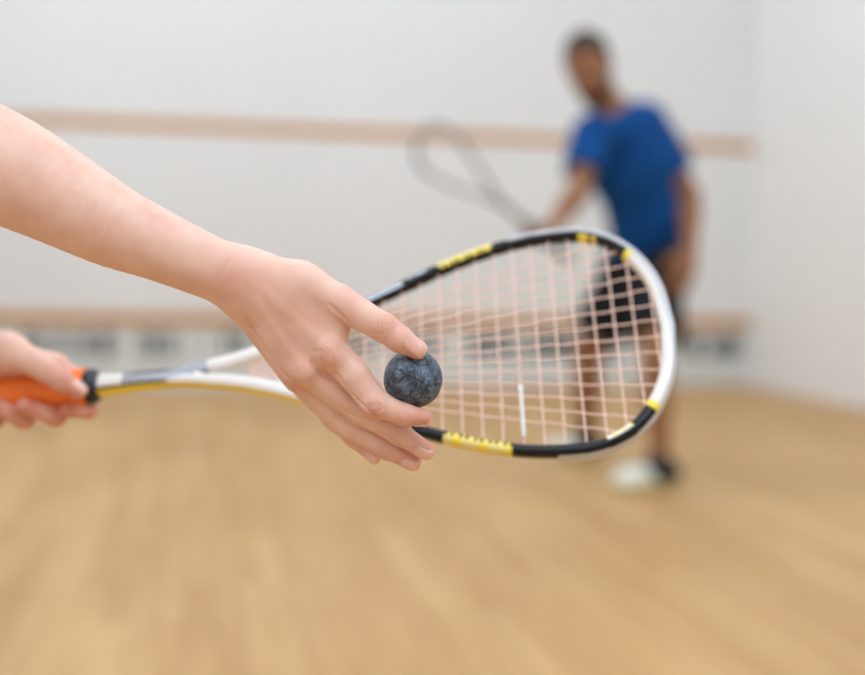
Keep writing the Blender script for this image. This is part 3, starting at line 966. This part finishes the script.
# creases, tendons and veins, laid on the skin
def on_skin(px, py):
    for z in np.arange(-44, 44, .35):
        p = H(px, py, z)
        k = np.round((p - F.lo) / F.h).astype(int)
        if (k >= 0).all() and (k < F.n).all() and F.f[tuple(k)] < 0: return p
    return H(px, py, 0)
def line(pts, depth, sig):
    pts = np.asarray(pts, float)
    q = smooth_curve(pts, 4 * len(pts)) if len(pts) > 2 else np.linspace(pts[0], pts[1], 6)
    F.groove([on_skin(*p) for p in q], depth * mm, sig * mm)
ridges = [([(262, 290), (298, 322), (322, 346)], -.2, 3.5), ([(256, 303), (280, 338), (299, 364)], -.2, 3.5)]
lines = [([(335, 372), (354, 396), (377, 417), (392, 422)], 1.2, .9), ([(302, 389), (330, 403), (369, 425), (404, 449)], 1.1, .9),
         ([(243, 316), (257, 337), (274, 362), (290, 380), (304, 389)], 1.5, 1.5), ([(330, 305), (341, 315), (348, 323)], .7, 1.2), ([(312, 362), (319, 372), (332, 379)], .9, 1.6)]
for k, dp in ((-5, .4), (0, .65), (4, .45)):
    lines.append(([(388 + k, 315), (382.5 + k, 322), (381 + k, 331), (376 + k, 336)], dp, .75))
for k, dp in ((-6, .42), (-2.5, .5), (1, .55), (5, .42)):
    lines.append(([(372 + k * .9, 403 - k * .3), (376 + k, 408), (374 + k * .8, 414 - k * .2)], dp, .7))
for k, dp in ((-5, .2), (0, .25), (5, .2)):
    lines.append(([(318 + k, 349 - k * .4), (325 + k, 353), (328 + k * .8, 361 - k * .2)], dp, .8))
    lines.append(([(296 + k, 370 - k * .5), (303 + k, 374), (305 + k * .8, 381)], dp * .8, .8))
for k in (-4, 0, 4):
    lines.append(([(356 + k, 414 + k * .3), (362 + k, 420 + k * .5)], .3, .7))
    lines.append(([(345 + k, 430 + k * .3), (350 + k, 436 + k * .5)], .3, .7))
lines += [([(229, 260), (226, 268), (222, 276)], .18, 1.3)]
for l in ridges + lines: line(*l)
VA, QA = F.mesh(2)
VA = to_world(VA)

# gripping hand
GD = 1.012
def G(px, py, z=0.):
    return L(px, py, GD + z / 1000)
gfore = limb([(G(-330, 352, 90), 42 * mm), (G(-190, 344, 50), 37 * mm), (G(-100, 347, 24), 27 * mm), (G(-60, 350, 12), 23 * mm), (G(-30, 354, 6), 21.5 * mm)])
gpalm = [(G(-38, 349, -2), G(8, 352, -4), 16 * mm, 15 * mm), (G(8, 352, -4), G(34, 363, -13), 14.5 * mm, 11.5 * mm),
         (G(-35, 352, 8), G(55, 365, 14), 15 * mm, 11 * mm), (G(-35, 356, 14), G(36, 374, 23), 15 * mm, 11 * mm),
         (G(-38, 362, 18), G(14, 384, 27), 14 * mm, 10.5 * mm), (G(-42, 370, 20), G(-10, 392, 27), 13 * mm, 10 * mm)]
gf = [
    [(G(34, 363, -14), G(60, 379, -23), 11.4 * mm, 9.4 * mm), (G(60, 379, -23), G(78, 391, -24), 9.4 * mm, 7.2 * mm)],
    [(G(55, 365, 14), G(86, 388, 24), 10 * mm, 8.6 * mm), (G(86, 388, 24), G(88, 410, 6), 8.4 * mm, 7.4 * mm), (G(88, 410, 6), G(66, 411, -9), 7.4 * mm, 6 * mm)],
    [(G(36, 374, 23), G(64, 404, 26), 10.2 * mm, 9 * mm), (G(64, 404, 26), G(56, 417, -2), 9 * mm, 8 * mm), (G(56, 417, -2), G(24, 406, -17), 8 * mm, 6.6 * mm)],
    [(G(14, 384, 27), G(34, 409, 26), 10 * mm, 8.8 * mm), (G(34, 409, 26), G(24, 419, 0), 8.8 * mm, 8.4 * mm), (G(24, 419, 0), G(-10, 404, -17), 8.4 * mm, 7 * mm)],
    [(G(-10, 392, 27), G(2, 413, 24), 9 * mm, 8 * mm), (G(2, 413, 24), G(-8, 421, 3), 8 * mm, 7.8 * mm), (G(-8, 421, 3), G(-34, 408, -14), 7.8 * mm, 6.6 * mm)],
]
F = Field(L(-350, 460, GD) - [0, 0, .14], L(110, 280, GD) + [0, 0, .06], 1.5 * mm)
F.add(gfore, 0, .004); F.add(gpalm, .012, .014)
for ch in gf[::-1]: F.add(ch, .004, .002)
VB, QB = F.mesh(1)
VB = to_world(VB)

# the rest of this player stands outside the frame, left of the picture
CW = lambda x, y, z: to_world(np.array([x, y, -z]))
elR_ = to_world(H(-95, 124, 6)); elL_ = to_world(G(-330, 352, 90))
Jw = dict(shR=CW(-.55, .30, .95), shL=CW(-.66, .30, 1.24), chest=CW(-.73, .20, 1.10), waist=CW(-.88, .06, 1.11), pelvis=CW(-.96, -.02, 1.11), neck=CW(-.60, .36, 1.08), head=CW(-.545, .485, 1.06),
          hipR=CW(-.95, -.05, 1.03), hipL=CW(-.95, -.05, 1.19), elR=elR_, elL=elL_, wrR=to_world(H(-95, 124, 6)) + .001, wrL=elL_ + .001)
fw_w = unit(cam_right * .93 - cam_up * .3)
def ground(x, z, h): 
    p = CW(x, -.5, z); p[2] = h; return p
Jw['anR'] = ground(-.80, 1.0, .10); Jw['anL'] = ground(-1.18, 1.22, .10)
Jw['knR'] = ground(-.80, .99, .46); Jw['knL'] = ground(-1.02, 1.21, .47)
sp, neck, arms, legs = body_parts(Jw, fw_w, .92, True)
hup_w = unit(cam_up * .95 + cam_right * .25); hfw_w = unit(cam_right - cam_up * .25)
skw, earw, hu, hf, hr = head_cones(Jw['head'], hup_w, hfw_w, .93)
upR = [(Jw['shR'], .5 * (Jw['shR'] + elR_), .052, .046), (.5 * (Jw['shR'] + elR_), elR_, .046, .0400), (elR_, to_world(H(-62, 139, 4)), .041, .0395)]
upL = [(Jw['shL'], .5 * (Jw['shL'] + elL_), .052, .046), (.5 * (Jw['shL'] + elL_), elL_, .046, .042)]
F = field_for(sp + neck + upR + upL + legs['L'] + legs['R'] + skw, .007, .03)
F.add(sp, .05, .01).add(neck, .03, .04).add(upR, .01, .03).add(upL, .01, .03).add(legs['L'], .02, .05).add(legs['R'], .02, .05)
F.add(skw[:4], .03, .02).add(skw[4:5], .004, .01).add(skw[5:], .004, .02)
for e in earw: F.add([e], .002, .005)
for q in 'LR': F.add([(Jw['an' + q], np.array([Jw['an' + q][0], Jw['an' + q][1], .06]), .034, .034)], .01, .02)
VC, QC = F.mesh(2)
V, Fc, _ = join([(VA, QA), (VB, QB), (VC, QC)])
w_base = np.array([Jw['pelvis'][0], Jw['pelvis'][1], 0.])
lady = finish('person', V, Fc, M_skin, origin=w_base)
tag(lady, 'person at the left edge with bare arms in view, fingers holding a small ball', 'person')
# natural flush of the knuckles, fingertips and inner wrist
fl = np.zeros(len(V))
def flush(p, r, a):
    global fl
    fl = np.maximum(fl, a * np.exp(-(np.linalg.norm(V - to_world(p), axis=1) / r) ** 2))
flush(H(331, 355, -14), .012, .35); flush(H(303, 372, -9), .012, .28); flush(H(375, 408, -16), .009, .5); flush(H(384, 324, -20), .010, .45)
flush(H(292, 386, 2), .012, .35)
for k, ch in FING.items():
    flush(ch[-1][1], .013, .6); flush(ch[-2][1], .010, .45)
flush(H(232, 276, -16), .014, .4); flush(H(300, 320, -12), .03, .12)
for ch in gf: flush(ch[-1][1], .02, .75); flush(ch[-2][1], .016, .6)
attr(lady, 'flush', fl)
attr(man, 'flush', np.zeros(len(man.data.vertices)))

# fingernails follow the surface of each fingertip
def nail(chain, dorsal, len_back, wfac=.8, tipx=.9):
    a, b, ra, rb = chain[-1][:4]
    A = unit(b - a); Dn = unit(dorsal); Dn = unit(Dn - A * (Dn @ A)); Wd = np.cross(A, Dn)
    F = Field(b - 1.6 * rb - .008, b + 1.6 * rb + .008, .32 * mm)
    F.add(chain[-2:], .0035, .001)
    P = F.sub(F.lo, F.lo + F.h * F.n)[1]
    X, Y, Z = P[0] - b[0], P[1] - b[1], P[2] - b[2]
    al = X * A[0] + Y * A[1] + Z * A[2]; ac = X * Wd[0] + Y * Wd[1] + Z * Wd[2]; dn = X * Dn[0] + Y * Dn[1] + Z * Dn[2]
    ca = (rb * tipx - len_back) / 2; ha = (rb * tipx + len_back) / 2; hw = rb * wfac; rc = .55 * hw
    qx = np.abs(al - ca) - (ha - rc); qy = np.abs(ac) - (hw - rc)
    box_ = np.sqrt(np.maximum(qx, 0) ** 2 + np.maximum(qy, 0) ** 2) + np.minimum(np.maximum(qx, qy), 0) - rc
    shell = np.abs(F.f - .25 * mm) - .38 * mm
    F.f = np.maximum(np.maximum(shell, box_), -dn).astype(np.float32)
    V, Q = F.mesh(1)
    V = to_world(V)
    o = finish('fingernail', V, Q, M_nail, lady, to_world(b))
    return o
nail(FING['thumb'], np.array([.3, .24, .9]), 9.5 * mm, .86, .98)
nail(FING['index'], np.array([.3, -.75, -.25]), 5.5 * mm, .8, 1.0)
nail(FING['middle'], np.array([-.1, -.75, .65]), 6.5 * mm, .85, 1.0)
nail(FING['ring'], np.array([-.1, -.7, .7]), 6.5 * mm, .85, 1.0)
nail(FING['little'], np.array([-.1, -.45, .9]), 5.5 * mm, .85, 1.0)
nail(gf[0], np.array([.25, .85, .35]), 6 * mm, .75, .95)

# clothing of the front player
F = field_for(sp + upR[:2] + upL[:2], .008, .04)
hemn = unit(Jw['pelvis'] - Jw['waist'])
F.add(sp[:4] + [(Jw['pelvis'], Jw['pelvis'] + hemn * .05, .12, .122, fw_w, .8)], .06, .01, infl=.012, cuts=[(Jw['pelvis'] + hemn * .02, hemn)])
for a, e in ((Jw['shR'], elR_), (Jw['shL'], elL_)):
    F.add([(a, a + (e - a) * .8, .060, .062)], .02, .03, infl=.006, cuts=[(a + (e - a) * .42, unit(e - a))])
F.carve([(Jw['neck'] + hup_w * .02, Jw['neck'] + hup_w * .2, .072, .10)], .008)
V, Q = F.mesh(2); finish('sports_top', V, Q, M_top, lady, w_base)
F = field_for(sp + legs['L'][:2] + legs['R'][:2], .008, .05)
F.add([sp[0], sp[4]], .05, .01, infl=.010, cuts=[(Jw['waist'] + (Jw['pelvis'] - Jw['waist']) * .5, -hemn)])
for q in 'LR':
    a, e = Jw['hip' + q], Jw['kn' + q]
    F.add([(a, a + (e - a), .100, .088)], .02, .03, cuts=[(a + (e - a) * .5, unit(e - a))])
V, Q = F.mesh(2); finish('shorts', V, Q, M_short, lady, w_base)
C = Jw['head']
F = field_for(skw, .005, .08).add(skw[:1], .01, .005, infl=.009).cut(C + hu * .05 + hf * .055, unit(hf * .8 - hu * .6))
F.add([(C + hu * .05 - hf * .10, C - hu * .02 - hf * .15, .028, .034), (C - hu * .02 - hf * .15, C - hu * .16 - hf * .15, .034, .012)], .02, .02)
V, Q = F.mesh(1); finish('hair', V, Q, M_fhair, lady, C)
for q in (1, -1):
    ec = C + hu * .006 + hf * .083 + hr * q * .030
    v, f = uv_sphere(ec, .0115, 20, 12); e = finish('eye', v, f, M_eye, lady, ec)
    v, f = uv_sphere(ec + hf * .008, .0055, 14, 8); finish('iris', v, f, M_iris, e, ec)
v, f = tube(smooth_curve([C - hu * .056 + hf * .078 + hr * .02, C - hu * .054 + hf * .086, C - hu * .056 + hf * .078 - hr * .02], 9), [.002, .004, .0055, .006, .006, .006, .0055, .004, .002], 8)
finish('lips', v, f, M_lip, lady, C)
build_shoe(lady, Jw['anR'].copy(), Jw['anR'] + cam_right * .2)
build_shoe(lady, Jw['anL'].copy(), Jw['anL'] + cam_right * .2)

# ------------------------------------------------------------------ light: ceiling lamps of the court, plus added fill lights
for (x, y, e) in ((-.5, 1.7, .8), (1.7, 1.7, .8), (-.5, 4.1, 1), (1.7, 4.1, 1), (-.5, 6.3, .95), (1.7, 6.3, 1.0)):
    ld = bpy.data.lights.new('ceiling_lamp', 'AREA'); ld.shape = 'RECTANGLE'; ld.size = 1.2; ld.size_y = 1.6
    ld.energy = 23 * e; ld.color = (.905, 1.035, 1.215)
    lo = bpy.data.objects.new('ceiling_lamp', ld); lo.location = (x, y, ZC - .05); COL.objects.link(lo)
ld = bpy.data.lights.new('back_fill', 'AREA'); ld.shape = 'RECTANGLE'; ld.size = 5.2; ld.size_y = 1.2  # unseen fill added high behind the camera to brighten the hand
ld.energy = 152; ld.color = (.905, 1.035, 1.21)
lo = bpy.data.objects.new('back_fill', ld); lo.location = (.2, YB + .08, 3.9); COL.objects.link(lo)
lo.rotation_euler = (R(70), 0, 0)
ld = bpy.data.lights.new('side_fill', 'AREA'); ld.shape = 'RECTANGLE'; ld.size = 3.0; ld.size_y = .6  # unseen fill added on the left to lift the darker right wall
ld.energy = 42; ld.color = (.905, 1.035, 1.215)
lo = bpy.data.objects.new('side_fill', ld); lo.location = (XL + .08, 5.6, 4.7); COL.objects.link(lo)
lo.rotation_euler = Vector((5.9, .6, -3.6)).to_track_quat('-Z', 'Y').to_euler()
w = bpy.data.worlds.new('world'); scene.world = w; w.use_nodes = True
w.node_tree.nodes['Background'].inputs[0].default_value = (.9, .95, 1, 1)
w.node_tree.nodes['Background'].inputs[1].default_value = .2

for o in scene.objects:
    if '_org' in o: del o['_org']
scene.view_settings.view_transform = 'Standard'
scene.view_settings.look = 'None'
scene.view_settings.gamma = 1
scene.view_settings.use_curve_mapping = False
scene.view_settings.exposure = 0.0
scene.cycles.use_denoising = True
scene.cycles.max_bounces = 8
scene.cycles.diffuse_bounces = 6
